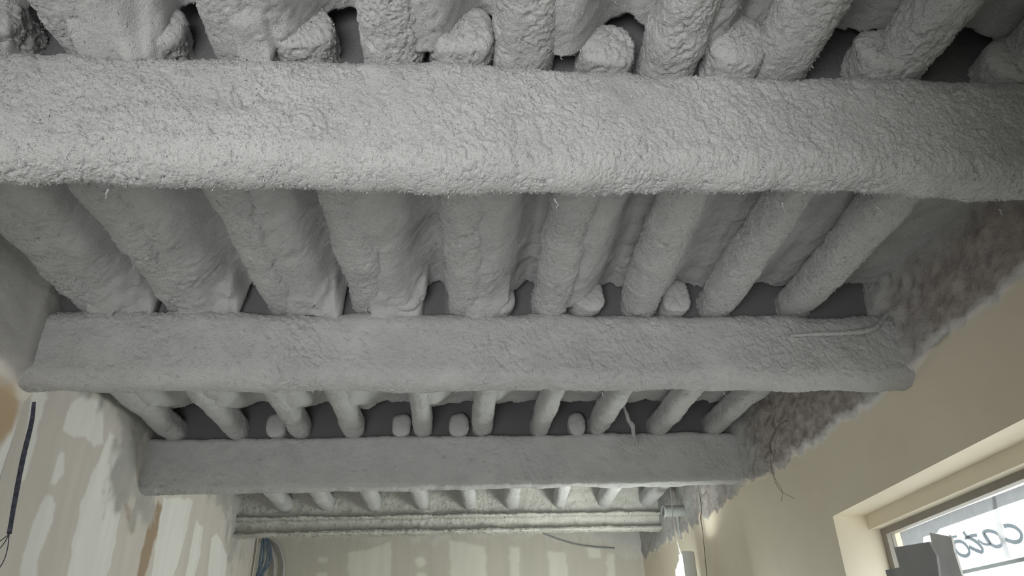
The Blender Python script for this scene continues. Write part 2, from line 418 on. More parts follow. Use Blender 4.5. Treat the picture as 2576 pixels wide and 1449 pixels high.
# right wall with the window opening; the lintel climbs slightly towards the camera
def lint(y): return .67 + (4.11 - np.clip(y, 1.5, 4.11)) * .056
ysr = uneven((YF, WIN_Y0, .2), (WIN_Y0, 2.3, .03), (2.3, 6.0, .011), (6.0, YB, .012)); ysr[np.argmin(abs(ysr - WIN_Y1))] = WIN_Y1; ysr[np.argmin(abs(ysr - WIN_Y0))] = WIN_Y0
vsr = np.concatenate([uneven((-1.55 - .67, WIN_Z0 - .67, .2)), uneven((WIN_Z0 - .67, 0, .07))[1:], uneven((0, .2, .04), (.2, ZT - .6, .0115))[1:]])
iv0 = int(np.argmin(abs(vsr - (WIN_Z0 - .67)))); iv1 = int(np.argmin(abs(vsr)))
Y_, V_ = np.meshgrid(ysr, vsr, indexing='ij'); sh = Y_.shape; y = Y_.ravel(); vv = V_.ravel()
z = vv + lint(y) * (vv > -1) + .67 * (vv <= -1)
iy0 = int(np.argmin(abs(ysr - WIN_Y0))); iy1 = int(np.argmin(abs(ysr - WIN_Y1)))
Fq = grid_faces(*sh); fi, fj = np.divmod(np.arange(len(Fq)), sh[1] - 1)
Fq = Fq[~((fi >= iy0) & (fi < iy1) & (fj >= iv0) & (fj < iv1))]
P = np.stack([np.full_like(y, XR), y, z], 1)
edge = np.interp(y, [-2.6, 2.3, 2.71, 3.11, 4.07, 5.11, 6.34, 8.18, 8.6], [1.27, 1.25, 1.22, 1.16, 1.10, 1.07, 1.02, .99, .98])
scal = np.interp(y, [3.0, 4.5, 6], [.012, .03, .05])
edge = edge + scal * vnoise(P * [1, 1, 0], .11, 61) + scal * .8 * vnoise(P * [1, 1, 0], .045, 62)
ro = np.clip((z - edge) / .012, 0, 1)
wh = np.clip(1 - np.abs(z - edge - .018 - .02 * vnoise(P, .15, 63)) / .036, 0, 1) ** .5 * np.clip((4.9 - y) / .4, 0, 1)
wh = np.maximum(wh, np.clip(vnoise(P, .06, 64) * 3 - 1.7, 0, 1) * ro * np.clip(1 - (z - edge) / .12, 0, 1))
fmx = (z - 1.52) * 5
for yc, w, zl in ((3.17, .34, 1.0), (5.28, .40, .96), (7.6, .8, .9)):
    fmx = np.maximum(fmx, 1.15 - np.abs(y - yc) / w - np.clip(zl - z, 0, 9) * 6)
fmx = np.maximum(fmx, np.interp(y, [4.6, 6, 7], [-.6, .35, .7]))
fmx = np.clip(fmx + .5 * vnoise(P, .12, 65) + .3 * vnoise(P, .04, 66), 0, 1) * ro
fmx = fmx * fmx * (3 - 2 * fmx)
rd = .010 * vnoise(P, .10, 67) + .007 * vnoise(P, .04, 68) + .004 * vnoise(P, .018, 69) - .012 * np.clip(vnoise(P, .075, 70) * 3 - 1.6, 0, 1)
bul = sum(np.exp(-((y - yc) / sg) ** 2) for yc, sg in ((3.14, .16), (5.28, .17))) * np.clip((z - .98) / .1, 0, 1) * fmx
P2 = P.copy(); P2[:, 0] -= .06 * bul + ro * (.004 + rd * (1 - fmx)) + fmx * (.010 + .8 * fibre_disp(P, 5)); P2[:, 2] += CAM_H
tag(mesh_obj('wall_right', P2, Fq, M_RIGHT, attrs=dict(rough=ro, white=wh, fibre=fmx)), kind='structure')

# wall behind the camera with the shopfront opening
def wall_with_hole(name, x0, x1, z0, z1, hx0, hx1, hz0, hz1, y, t, mat):
    V, Q = [], []
    def bx(a, b2, c, d):
        n = len(V)
        for yy in (y, y - t): V.extend([(a, yy, c + CAM_H), (b2, yy, c + CAM_H), (b2, yy, d + CAM_H), (a, yy, d + CAM_H)])
        Q.extend([(n, n + 1, n + 2, n + 3), (n + 7, n + 6, n + 5, n + 4), (n, n + 4, n + 5, n + 1), (n + 1, n + 5, n + 6, n + 2), (n + 2, n + 6, n + 7, n + 3), (n + 3, n + 7, n + 4, n)])
    bx(x0, hx0, z0, z1); bx(hx1, x1, z0, z1); bx(hx0, hx1, hz1, z1); bx(hx0, hx1, z0, hz0)
    return mesh_obj(name, V, Q, mat, smooth=False)
tag(wall_with_hole('wall_front', -2.3, 2.3, -1.55, ZT, *SHOP, YF, .2, M_CONC), kind='structure')
tag(box_obj('shading_partition', (.42, .18, 0), (2.3, .30, CAM_H + 1.455), M_CONC), kind='structure')  # out of view, added to shade the right end of the nearest beam
V, Q = [(-2.35, YF - .2, 0), (2.75, YF - .2, 0), (2.75, YB + .1, 0), (-2.35, YB + .1, 0)], [(0, 1, 2, 3)]
tag(mesh_obj('floor', V, Q, M_FLOOR, smooth=False), kind='structure')

# ---------------------------------------------------------------- ceiling joist layout (x at near end, x at far end)
BEAMS = [dict(y0=1.45, y1=1.60, z0=1.10, z1=1.475), dict(y0=3.05, y1=3.22, z0=1.10, z1=1.475), dict(y0=5.20, y1=5.37, z0=1.10, z1=1.475)]
BAY = [
 dict(y=(-1.28, 1.72), x=[(c, c) for c in (-1.40, -1.00, -.59, -.18, .19, .62, .95, 1.31, 1.70)], w=.170, zb=(1.463, 1.463), step=.0038, name='in the nearest bay, before the nearest beam'),
 dict(y=(1.41, 3.34), x=[(-1.67, -1.67), (-1.25, -1.28), (-.84, -.80), (-.43, -.40), (.01, .05), (.43, .47), (.80, .92), (1.24, 1.31), (1.66, 1.72)], w=.180, zb=(1.463, 1.463), step=.0048, name='between the nearest and second beams'),
 dict(y=(3.015, 5.46), x=[(c, c) for c in (-2.04, -1.59, -1.13, -.75, -.235, .20, .635, 1.08, 1.55, 1.98)], w=.140, zb=(1.463, 1.463), step=.0065, name='between the second and third beams', stag={0: .2, 1: .2, 2: .2, 3: .2, 5: .02, 8: .2, 9: .2}),
 dict(y=(5.17, 7.72), x=[(-1.73, -1.73), (-1.31, -1.31), (-.86, -.83), (-.40, -.33), (.03, .17), (.50, .61), (.92, 1.12), (1.5, 1.6), (2.03, 2.05)], w=.145, zb=(1.463, 1.376), step=.011, name='between the third beam and the far steel beam', stag={0: .2, 2: .2, 5: .2, 7: .2, 8: .2}),
]
ORD = ['first', 'second', 'third', 'fourth', 'fifth', 'sixth', 'seventh', 'eighth', 'ninth', 'tenth']

# ceiling: sprayed infill between joists, stepping up over each beam
xs = uneven((-2.3, 2.3, .0095)); ysc = uneven((YF - .1, .8, .12), (.8, 3.3, .0085), (3.3, 5.6, .0115), (5.6, YB + .1, .02))
X_, Y_ = np.meshgrid(xs, ysc, indexing='ij'); sh = X_.shape; x = X_.ravel(); y = Y_.ravel()
bay = np.digitize(y, [1.60, 3.21, 5.36])
d = np.full(x.shape, 9.); fil = np.zeros(x.shape)
for bi, B in enumerate(BAY):
    t = np.clip((y - B['y'][0]) / (B['y'][1] - B['y'][0]), 0, 1)
    for a, b2 in B['x']:
        dd = np.abs(x - (a + (b2 - a) * t)) - B['w'] / 2
        d = np.where(bay == bi, np.minimum(d, dd), d)
        right = (x - (a + (b2 - a) * t)) > 0                       # sprayed from one side: the infill ramps up on the right of each joist only
        k_ = min(1, max(0, (.95 - a) / .6)) if bi < 2 else min(1, max(0, (.55 - a) / .9))
        dep = np.where(right, .07 + .10 * k_, .02); wid = np.where(right, .06 + (.085 if bi == 1 else .06) * k_, .03)
        fil = np.where(bay == bi, np.maximum(fil, dep * np.exp(-(np.clip(dd, 0, 9) / wid) ** 2.8)), fil)
fil = np.where(bay == 3, np.minimum(fil, .06), fil)
fil = np.where(bay == 2, fil * (1 - .75 * np.clip((y - 4.55) / .4, 0, 1)), fil)
z = 1.655 - fil + .012 * vnoise(np.stack([x, y * .6, x * 0], 1), .09, 73)
P = np.stack([x, y, z], 1)
jag = .02 * vnoise(P, .05, 71)
up = np.zeros_like(x)
dn = np.zeros_like(x)
for a, b2 in ((1.455, 1.56), (3.10, 3.165), (4.98, 5.30), (7.66, 7.74)):
    up = np.maximum(up, np.clip((y + jag - a) / .01, 0, 1) * np.clip((b2 - y) / .01, 0, 1))
for a, b2 in ((1.545, 1.59), (3.15, 3.20), (5.285, 5.35), (7.725, 8.8)):  # hidden fill over the beams, added to stop lamp light leaking through
    dn = np.maximum(dn, np.clip((y - a) / .01, 0, 1) * np.clip((b2 - y) / .01, 0, 1))
open_ = np.clip((.045 + .018 * vnoise(P * [1, .5, 0], .05, 74) - fil) / .018, 0, 1)                              # over the first two beams only the high part of each bay stays open
keep = (y > 4)
open_ = np.where(((y < 2) & (x > -.5)) | ((y > 2) & (x > .25)), 1, open_)
up = np.where(keep, up, up * open_); dn = np.where(keep, dn, np.maximum(dn * 1.0, 0))
P[:, 2] = np.where(dn > 0, z * (1 - dn) + 1.42 * dn, z + up * .13)
P[:, 2] = np.where(up > .5, np.where(dn > 0, P[:, 2], 1.76), P[:, 2])
bare = np.zeros_like(x)
for a, b2 in ((1.455, 1.60), (3.10, 3.21), (4.98, 5.36), (7.66, 8.8)): bare = np.maximum(bare, np.clip((y + jag - a) / .01, 0, 1) * (y < b2))
bare = np.where(keep, bare, bare * open_)
for yb in (1.45, 3.05):                                                   # elsewhere the fibre runs down onto the front top edge of the beam
    cl = np.clip((y + 2.5 * jag + .03 * vnoise(P * [1, 1, 0], .11, 75) - yb + .20) / .24, 0, 1) ** 1.6 * (y < yb + .16) * (1 - open_)
    P[:, 2] = P[:, 2] * (1 - cl) + np.minimum(P[:, 2], 1.44 + .03 * vnoise(P * [1, 1, 0], .06, 76)) * cl
dsp = fibre_disp(P, 11) * (1 - .8 * up)
P[:, 2] += -1.15 * dsp
M_CEIL, nt, bs = new_mat('sprayed_infill_and_shaded_bare_gaps', rough=.95, spec=.1)
c, nrm, g = fibre_nodes(nt, (.985, 1.0, 1.01))
nt.links.new(mixc(nt, attr(nt, 'bare'), c, (.20, .20, .21)), bs.inputs['Base Color']); nt.links.new(nrm, bs.inputs['Normal'])  # unsprayed gaps, with the shade of the recess put into their darker colour
cn = grid_normals(P, *sh); cn[cn[:, 2] > 0] *= -1
fv, ft = flakes(P, cn, 45000, .0075, pick=(y > 1.0) & (y < 3.25) & (bare < .1))
PV = np.vstack([P, fv]); PV[:, 2] += CAM_H
tag(mesh_obj('ceiling', PV, grid_faces(*sh)[:, ::-1], M_CEIL, attrs=dict(bare=np.r_[bare, np.zeros(len(fv))]), tris=ft + len(P)), kind='structure')
V = [(-2.6, YF - .3, ZT + CAM_H), (2.8, YF - .3, ZT + CAM_H), (2.8, YB + .3, ZT + CAM_H), (-2.6, YB + .3, ZT + CAM_H)]
tag(mesh_obj('ceiling_slab', V, [(0, 1, 2, 3)], M_CONC, smooth=False), kind='structure')

# ---------------------------------------------------------------- sprayed joists
def round_rect(w, h, r, step):
    """closed profile, centred, starting at bottom middle, CCW; returns (n,2)"""
    segs = []
    hw, hh = w / 2, h / 2
    cs = [(hw - r, -hh + r, -90), (hw - r, hh - r, 0), (-hw + r, hh - r, 90), (-hw + r, -hh + r, 180)]
    pts = []
    for cx, cy, a0 in cs:
        for k in range(13):
            a = math.radians(a0 + 90 * k / 12); pts.append((cx + r * math.cos(a), cy + r * math.sin(a)))
    pts = np.array(pts + [pts[0]])
    s = np.r_[0, np.cumsum(np.hypot(*np.diff(pts, axis=0).T))]
    n = max(12, int(s[-1] / step)); q = np.linspace(0, s[-1], n, endpoint=False)
    return np.stack([np.interp(q, s, pts[:, 0]), np.interp(q, s, pts[:, 1])], 1)
def sprayed_bar(name, axis, s0, s1, cfn, w, h, r, step, seed, mat, amp=1, nfl=0, fsize=.007, coarse_to=None, wobble=.01, dome=.05, strands=None, fine=1.0, edge_fl=0):
    """bar along x or y; cfn(s) gives the two centre coordinates; rounded ends, displaced and flaked"""
    prof = round_rect(w, h, r, step); nv = len(prof)
    if coarse_to and coarse_to > s0: ss = uneven((s0, coarse_to, .06), (coarse_to, s1, step))
    else: ss = uneven((s0, s1, step))
    kc = np.linspace(.002, .995, max(4, int(min(w, h) / 2 / step))); dc = dome * (1 - np.sqrt(1 - kc ** 4))
    mid = ss[(ss > s0 + dome) & (ss < s1 - dome)]
    ss = np.concatenate([s0 + dc, mid, (s1 - dc)[::-1]]); k = np.concatenate([kc, np.ones(len(mid)), kc[::-1]])
    nu = len(ss)
    c = np.array([cfn(s) for s in ss])
    S3 = np.stack([ss, ss * 0, ss * 0], 1)
    sc = 1 + wobble / w * 2 * vnoise(S3, .35, seed + 80); sh_ = 1 + wobble / h * 2 * vnoise(S3, .4, seed + 81)
    A = c[:, None, 0] + prof[None, :, 0] * (k * sc)[:, None] + (wobble * vnoise(S3, .5, seed + 82))[:, None]
    Bz = c[:, None, 1] + prof[None, :, 1] * (k * sh_)[:, None]
    Sx = np.broadcast_to(ss[:, None], A.shape)
    V = np.stack([Sx, A, Bz] if axis == 'x' else [A, Sx, Bz], -1).reshape(-1, 3)
    N = grid_normals(V, nu, nv, True)
    cen = np.stack([Sx, np.broadcast_to(c[:, None, 0], A.shape), np.broadcast_to(c[:, None, 1], A.shape)] if axis == 'x' else
                   [np.broadcast_to(c[:, None, 0], A.shape), Sx, np.broadcast_to(c[:, None, 1], A.shape)], -1).reshape(-1, 3)
    flip = ((V - cen) * N).sum(1).mean() < 0
    if flip: N = -N
    ax_ = np.array([1., 0, 0]) if axis == 'x' else np.array([0, 1., 0])
    Ng = N.reshape(nu, nv, 3); ncap = len(kc); wt = np.clip(1.35 - kc / .55, 0, 1)[:, None, None]
    Ng[:ncap] = Ng[:ncap] * (1 - wt) - ax_ * wt; Ng[-ncap:] = Ng[-ncap:] * (1 - wt[::-1]) + ax_ * wt[::-1]
    N = Ng.reshape(-1, 3); N /= np.linalg.norm(N, axis=1, keepdims=True) + 1e-9
    V = V + N * fibre_disp(V, seed, amp, fine)[:, None]
    N2 = grid_normals(V, nu, nv, True) * (-1 if flip else 1)
    Fq = grid_faces(nu, nv, True)
    if not flip: Fq = Fq[:, ::-1]
    fv, ft = flakes(V, N2, nfl, fsize, pick=(V[:, 2] < V[:, 2].max() - .04) & (V[:, 1] > .5))
    if edge_fl:                                                   # ragged tufts along the underside and its far edge
        zl = V[:, 2].min(); f2, t2 = flakes(V, N2, edge_fl, fsize * 1.1, pick=(V[:, 2] < zl + .10) & (V[:, 1] > cfn(0)[0] + w * .2 if axis == 'x' else V[:, 1] > 1), droop=.25)
        fv = np.vstack([fv, f2]); ft = np.vstack([ft, t2 + len(fv) - len(f2)])
    VV = [V, fv]; TT = [ft + len(V)]; n0 = len(V) + len(fv)
    if strands:
        for (px, py, pz, L, lean) in strands:
            rr = .0035; pts = []
            for q in np.linspace(0, 1, 5):
                cxx = px + lean * L * q + .004 * rng.normal(); czz = pz + .01 - (L + .01) * q; wq = rr * (1 - .75 * q)
                pts += [(cxx - wq, py, czz), (cxx + wq, py, czz), (cxx, py + wq * 1.5, czz)]
            VV.append(np.array(pts))
            tt = []
            for a in range(4):
                for b2 in range(3):
                    i0 = n0 + a * 3 + b2; i1 = n0 + a * 3 + (b2 + 1) % 3
                    tt += [(i0, i1, i1 + 3), (i0, i1 + 3, i0 + 3)]
            TT.append(np.array(tt)); n0 += 15
    V = np.vstack(VV); V[:, 2] += CAM_H
    ob = mesh_obj(name, V, Fq, mat, tris=np.vstack(TT))
    return ob
for bi, B in enumerate(BAY):
    w = B['w']; hgt = .17
    for ji, (xa, xb) in enumerate(B['x']):
        y0, y1 = B['y']; y0 = y0 + B.get('stag', {}).get(ji, 0) + (.02 * math.sin(ji * 4.1) if bi == 1 else 0)
        def cf(s, xa=xa, xb=xb):
            t = (s - y0) / (y1 - y0)
            zb = B['zb'][0] + (B['zb'][1] - B['zb'][0]) * np.clip((t - .05) / .9, 0, 1)
            if bi == 3 and t < .12: zb += 0
            return (xa + (xb - xa) * t, zb + hgt / 2)
        ww = w * (1 + .06 * math.sin(ji * 2.3 + bi))
        ob = sprayed_bar('ceiling_joist', 'y', y0, y1, cf, ww, hgt, ww * .42, B['step'], 100 + bi * 20 + ji, M_FIB, amp=(1.05, 1.1, .9, .75)[bi],
                         nfl=(3500, 4500, 1500, 500)[bi], fsize=(.006, .0085, .008, .008)[bi], coarse_to=.7 if bi == 0 else None, dome=(.05, .03, .02, .02)[bi], wobble=.008)
        tag(ob, '%s sprayed joist from the left %s' % (ORD[ji], B['name']), 'joist', 'sprayed joists ' + ('in the nearest bay' if bi == 0 else B['name']))

# ---------------------------------------------------------------- beams
LB = ['nearest thickly sprayed ceiling beam, broad and brightest, across the top of the picture',
      'second ceiling beam coated in grey sprayed fibre, with a cable bending off its right end',
      'third ceiling beam coated in grey fibre, straight and darker, a torn strip hanging before it']
ST = [[(.27, 1.59, 1.095, .03, .1), (1.19, 1.59, 1.09, .03, .2), (1.55, 1.59, 1.09, .018, 0), (.9, 1.58, 1.09, .012, 0), (-.9, 1.58, 1.09, .02, .2)],
      [(.82, 3.2, 1.10, .03, 0), (.70, 3.2, 1.10, .02, .5), (2.0, 3.2, 1.10, .02, 0), (1.3, 3.2, 1.10, .012, 0)], []]
for k, B in enumerate(BEAMS):
    x0, x1 = (XL_NEAR - .06, XR + .05) if k < 2 else (XL - .05, XR + .05)
    if k == 0: sag = lambda s: (.0, .006 * math.sin(s * 1.3))
    elif k == 1: sag = lambda s: (.012 * math.cos(s * 1.1), .005 * math.cos(s * 1.2))
    else: sag = lambda s: (-.01 * s, .004 * s)
    w = B['y1'] - B['y0']; h = B['z1'] - B['z0']; cy_ = (B['y0'] + B['y1']) / 2; cz_ = (B['z0'] + B['z1']) / 2
    cf = lambda s: (cy_ + sag(s)[0], cz_ + sag(s)[1])
    ob = sprayed_bar('ceiling_beam', 'x', x0, x1, cf, w, h, (.074, .08, .035)[k], (.0028, .0045, .008)[k], 10 + k, M_FIB, amp=(1.0, 1.05, .85)[k],
                     nfl=(60000, 20000, 3000)[k], fsize=(.0065, .0065, .007)[k], wobble=(.013, .010, .005)[k], dome=.01, strands=ST[k], edge_fl=(16000, 7000, 3000)[k])
    tag(ob, LB[k], 'beam')

# steel I-beam, sprayed: profile drawn in the y-z plane, front side towards the camera
def steel_beam():
    prof = [(7.62, 1.60), (7.66, 1.585), (7.675, 1.45), (7.67, 1.335), (7.635, 1.325), (7.60, 1.318), (7.595, 1.300), (7.62, 1.288), (7.665, 1.282), (7.68, 1.23), (7.685, 1.192), (7.67, 1.182), (7.60, 1.175),
            (7.585, 1.150), (7.60, 1.138), (7.68, 1.135), (7.765, 1.14), (7.78, 1.16), (7.72, 1.19), (7.72, 1.28), (7.78, 1.30), (7.78, 1.60)]
    prof = np.array(prof + [prof[0]])
    s = np.r_[0, np.cumsum(np.hypot(*np.diff(prof, axis=0).T))]; n = int(s[-1] / .009); q = np.linspace(0, s[-1], n, endpoint=False)
    py = np.interp(q, s, prof[:, 0]); pz = np.interp(q, s, prof[:, 1])
    xs = uneven((XL - .02, XR + .02, .011)); nu, nv = len(xs), n
    X = np.repeat(xs, nv); V = np.stack([X, np.tile(py, nu), np.tile(pz, nu)], 1)
    N = grid_normals(V, nu, nv, True)
    cen = np.stack([X, np.full_like(X, 7.70), np.full_like(X, 1.4)], 1)
    front = V[:, 1] < 7.67
    if (N[front][:, 1]).mean() > 0: N = -N; flip = True
    else: flip = False
    V = V + N * (fibre_disp(V, 77, .9) + .005 * vnoise(V * [1, 1, .55], .024, 90) + .004 * vnoise(V * [1, 1, .6], .013, 91))[:, None]
    fv, ft = flakes(V, grid_normals(V, nu, nv, True) * (-1 if flip else 1), 16000, .013, pick=V[:, 1] < 7.70, droop=.6)
    Fq = grid_faces(nu, nv, True)
    if not flip: Fq = Fq[:, ::-1]
    VV = np.vstack([V, fv]); VV[:, 2] += CAM_H
    return mesh_obj('steel_beam', VV, Fq, M_FIBS, tris=ft + len(V))
tag(steel_beam(), 'farthest beam, sprayed steel I-beam with ledges, lit by the hanging lamp', 'beam')

# ---------------------------------------------------------------- window in the right wall
ZC = CAM_H
def lz(y): return float(lint(np.array([y]))[0])
X1, X2, XG = 2.39, 2.455, 2.48
y0, y1 = WIN_Y0, WIN_Y1
V = []; Q = []
def quad(*p):
    n = len(V); V.extend([(a, b2, c + ZC) for a, b2, c in p]); Q.append((n, n + 1, n + 2, n + 3))
la, lb = lz(y0), lz(y1); dr = .078
quad((XR, y0, la), (XR, y1, lb), (X1, y1, lb), (X1, y0, la))                  # outer soffit
quad((X1, y0, la), (X1, y1, lb), (X1, y1, lb - dr), (X1, y0, la - dr))        # drop
quad((X1, y0, la - dr), (X1, y1, lb - dr), (2.62, y1, lb - dr), (2.62, y0, la - dr))
quad((XR, y1, lb), (XR, y1, WIN_Z0), (2.62, y1, WIN_Z0), (2.62, y1, lb))      # far jamb
quad((XR, y0, la), (2.62, y0, la), (2.62, y0, WIN_Z0), (XR, y0, WIN_Z0))      # near jamb
quad((XR, y0, WIN_Z0), (2.62, y0, WIN_Z0), (2.62, y1, WIN_Z0), (XR, y1, WIN_Z0))   # sill
tag(mesh_obj('trim_1', V, Q, M_CREAM, smooth=False), kind='structure')
win = empty('window_1', (XG, 2.6, ZC - .1)); tag(win, kind='structure')
def child(o): o.matrix_parent_inverse = Matrix.Translation(-o.parent.location); return o
def ybox(name, y_a, y_b, za, zb, xa, xb, mat, par):   # skewed box following lintel slope at top: za/zb may be callables
    f = lambda v, yy: v(yy) if callable(v) else v
    V = [(xx, yy, f(zz, yy) + ZC) for zz in (za, zb) for xx, yy in ((xa, y_a), (xb, y_a), (xb, y_b), (xa, y_b))]
    ob = mesh_obj(name, V, [(0, 3, 2, 1), (4, 5, 6, 7), (0, 1, 5, 4), (1, 2, 6, 5), (2, 3, 7, 6), (3, 0, 4, 7)], mat, par, smooth=False)
    if par: child(ob)
    return ob
bev = []
ft_ = lambda yy: lz(yy) - dr
fb_ = lambda yy: lz(yy) - dr - .036
top = ybox('frame_head', y0, y1, fb_, ft_, X2, X2 + .05, M_FRAME, win)
ybox('frame_jamb', y1 - .05, y1, WIN_Z0, fb_, X2, X2 + .05, M_FRAME, win)
ybox('frame_jamb', y0, y0 + .05, WIN_Z0, fb_, X2, X2 + .05, M_FRAME, win)
ybox('frame_sill', y0, y1, WIN_Z0, WIN_Z0 + .05, X2, X2 + .05, M_FRAME, win)
ybox('glass_pane', y0 + .05, y1 - .05, WIN_Z0 + .05, fb_, XG, XG + .005, M_GLASS, win)
# pieces on the glass
def sheet(name, poly, x, t, mat, label, cat, zmin=None):
    n = len(poly); V = [(x, a, b2 + ZC) for a, b2 in poly] + [(x + t, a, b2 + ZC) for a, b2 in poly]
    me = bpy.data.meshes.new(name)
    me.from_pydata(V, [], [tuple(range(n)), tuple(range(2 * n - 1, n - 1, -1))] + [(i, i + n, (i + 1) % n + n, (i + 1) % n) for i in range(n)])
    me.update(); me.materials.append(mat)
    ob = bpy.data.objects.new(name, me); COL.objects.link(ob)
    return tag(ob, label, cat)
sheet('paper_strip', [(3.956,0.552),(3.406,0.583),(3.154,0.593),(2.6,0.62),(1.9,0.65),(1.9,0.60),(2.6,0.560),(2.998,0.547),(3.142,0.542),(3.199,0.537),(3.610,0.518),(3.638,0.503),(3.760,0.500),(3.774,0.473),(3.9,0.463),(3.954,0.473)],
      2.472, .001, M_PAPER, 'pale translucent paper strip stuck along the top of the window glass', 'paper')
sheet('adhesive_tape', [(3.172, 0.590), (3.150, 0.590), (3.174, 0.471), (3.188, 0.324), (3.210, 0.341), (3.219, 0.453)], 2.4745, .001, M_TAPE, 'translucent tape strip running down the window glass across the letter c', 'tape')
# outside glazing bar
ybox('glazing_bar', y0 + .05, y1 - .05, lambda yy: .309 - .016 + (3.872 - yy) * .026, lambda yy: .309 + (3.872 - yy) * .026, XG + .03, XG + .06, simple('outer_bar', (.6, .62, .62), .6), win)
# lettering "cata", painted on the outer face and so seen reversed from the room
LET = dict(
 c=([(3.180,0.463),(3.145,0.461),(3.108,0.445),(3.089,0.418),(3.105,0.394),(3.140,0.389),(3.176,0.400),(3.196,0.410)], .0085),
 a=([(3.224,0.433),(3.254,0.450),(3.290,0.460),(3.321,0.455),(3.316,0.431),(3.301,0.406),(3.270,0.388),(3.235,0.388),(3.213,0.404),(3.224,0.433)], .0080),
 a_tail=([(3.317,0.454),(3.302,0.426),(3.298,0.403),(3.340,0.408),(3.374,0.431)], .0055),
 t=([(3.457,0.482),(3.443,0.457),(3.409,0.439),(3.378,0.416),(3.362,0.391),(3.372,0.378),(3.398,0.385),(3.449,0.410)], .0085),
 t_bar=([(3.461,0.449),(3.418,0.455),(3.368,0.453)], .007),
 a2=([(3.544,0.446),(3.504,0.443),(3.475,0.429),(3.457,0.403),(3.463,0.382),(3.494,0.374),(3.533,0.386),(3.552,0.410),(3.553,0.432),(3.544,0.446)], .0080),
 accent=([(3.573,0.480),(3.546,0.469),(3.514,0.469)], .0055))
sign = empty('window_lettering', (XG + .006, 3.3, ZC + .42))
tag(sign, 'grey handwritten lettering "cata" on the window glass, seen reversed', 'lettering')
def ribbon(name, pts, hw, par):
    P = np.array(pts); K = len(P); A = np.vstack([2 * P[0] - P[1], P, 2 * P[-1] - P[-2]]); out = []
    for i in range(K - 1):
        p0, p1, p2, p3 = A[i:i + 4]
        for t in np.linspace(0, 1, 8, endpoint=False):
            out.append(.5 * ((2 * p1) + (p2 - p0) * t + (2 * p0 - 5 * p1 + 4 * p2 - p3) * t * t + (3 * p1 - p0 - 3 * p2 + p3) * t ** 3))
    out.append(P[-1]); out = np.array(out)
    T = np.gradient(out, axis=0); T /= np.linalg.norm(T, axis=1, keepdims=True); Nn = np.stack([-T[:, 1], T[:, 0]], 1)
    m = len(out); x = XG + .0065
    V = [(x, *(o_ + s * hw * n_ )) for s in (-1, 1) for o_, n_ in zip(out, Nn)]
    V = [(a, b2, c + ZC) for a, b2, c in V]
    ob = mesh_obj(name, V, [(i, i + 1, m + i + 1, m + i) for i in range(m - 1)], M_INKT, par); child(ob)
for nm, keys in (('letter_c', ['c']), ('letter_a', ['a', 'a_tail']), ('letter_t', ['t', 't_bar']), ('letter_a', ['a2']), ('accent_mark', ['accent'])):
    for k in keys:
        ribbon(nm if not ('tail' in k or 'bar' in k) else 'letter_stroke', LET[k][0], LET[k][1], sign)
# boards standing on the sill
sheet('grey_board', [(3.813, WIN_Z0), (3.813, 0.347), (3.676, 0.346), (3.682, 0.442), (3.390, 0.429), (3.362, 0.362), (3.386, .277), (3.386, WIN_Z0)], 2.25, .012, M_CARD,
      'dark grey board with stepped cut corner standing in the window recess', 'board')
sheet('pale_board', [(3.506, WIN_Z0), (3.506, 0.287), (3.493, .401), (3.485, .483), (3.333, .441), (3.343, .381), (3.339, .271), (3.339, WIN_Z0)], 2.33, .010, M_PALE,
      'pale grey board standing behind the dark board against the bright window', 'board')

# ---------------------------------------------------------------- hanging lamp near the right wall
LX, LY, LZ0, LZ1 = 1.91, 6.2, -.15, .715
lamp = empty('hanging_lamp', (LX, LY, ZC + LZ0)); tag(lamp, 'bright white tube lamp hanging upright from a cord by the cream wall', 'lamp')
child(tube('lamp_tube', [(LX, LY, ZC + LZ0), (LX, LY, ZC + LZ1 - .19), (LX, LY, ZC + LZ1 - .10), (LX - .002, LY, ZC + LZ1 - .05), (LX - .004, LY, ZC + LZ1 - .03)], [.070, .068, .054, .030, .008], M_TUBE, lamp, n=16))
a_ = np.linspace(-1.82, 1.5, 18)  # unseen half shield round the tube, added to keep its light off the wall
V = [(LX + .10 * math.cos(t) + .0, LY + .10 * math.sin(t), ZC + zz) for zz in (LZ0, LZ1 + .02) for t in a_] + [(LX + .106 * math.cos(t), LY + .106 * math.sin(t), ZC + zz) for zz in (LZ0, LZ1 + .02) for t in a_]
n = len(a_); Q = [(i, i + 1, n + i + 1, n + i) for i in range(n - 1)] + [(2 * n + i, 3 * n + i, 3 * n + i + 1, 2 * n + i + 1) for i in range(n - 1)]
child(mesh_obj('lamp_shield', V, Q, M_SHIELD, lamp))
child(tube('cord', [(LX - .004, LY, ZC + LZ1 - .01), (LX - .02, LY + .01, ZC + .83), (LX - .03, LY + .01, ZC + .98), (LX - .02, LY + .01, ZC + 1.20), (LX - .02, LY + .01, ZC + 1.50)], .005, M_CONDUIT, lamp))

# open pipe stub from the right wall
pipe = empty('pipe_stub', (2.19, 6.8, ZC + 1.19)); tag(pipe, 'open-ended dusty grey pipe stub sticking out of the right wall', 'pipe')
def pipe_mesh():
    V = []; n = 24
    prof = [(2.20, .052), (1.99, .052), (1.985, .058), (1.97, .058), (1.97, .045), (2.15, .043), (2.15, .001)]
    for x_, r_ in prof:
        for k in range(n): V.append((x_, 6.80 + r_ * math.cos(2 * math.pi * k / n), ZC + 1.18 + r_ * math.sin(2 * math.pi * k / n)))
    return V, grid_faces(len(prof), n, True)
child(mesh_obj('pipe_body', *pipe_mesh(), M_PIPE, pipe))
child(tube('pipe_bracket', [(2.10, 6.80, ZC + 1.13), (2.10, 6.80, ZC + 1.0), (2.11, 6.80, ZC + .93)], .012, M_PIPE, pipe))

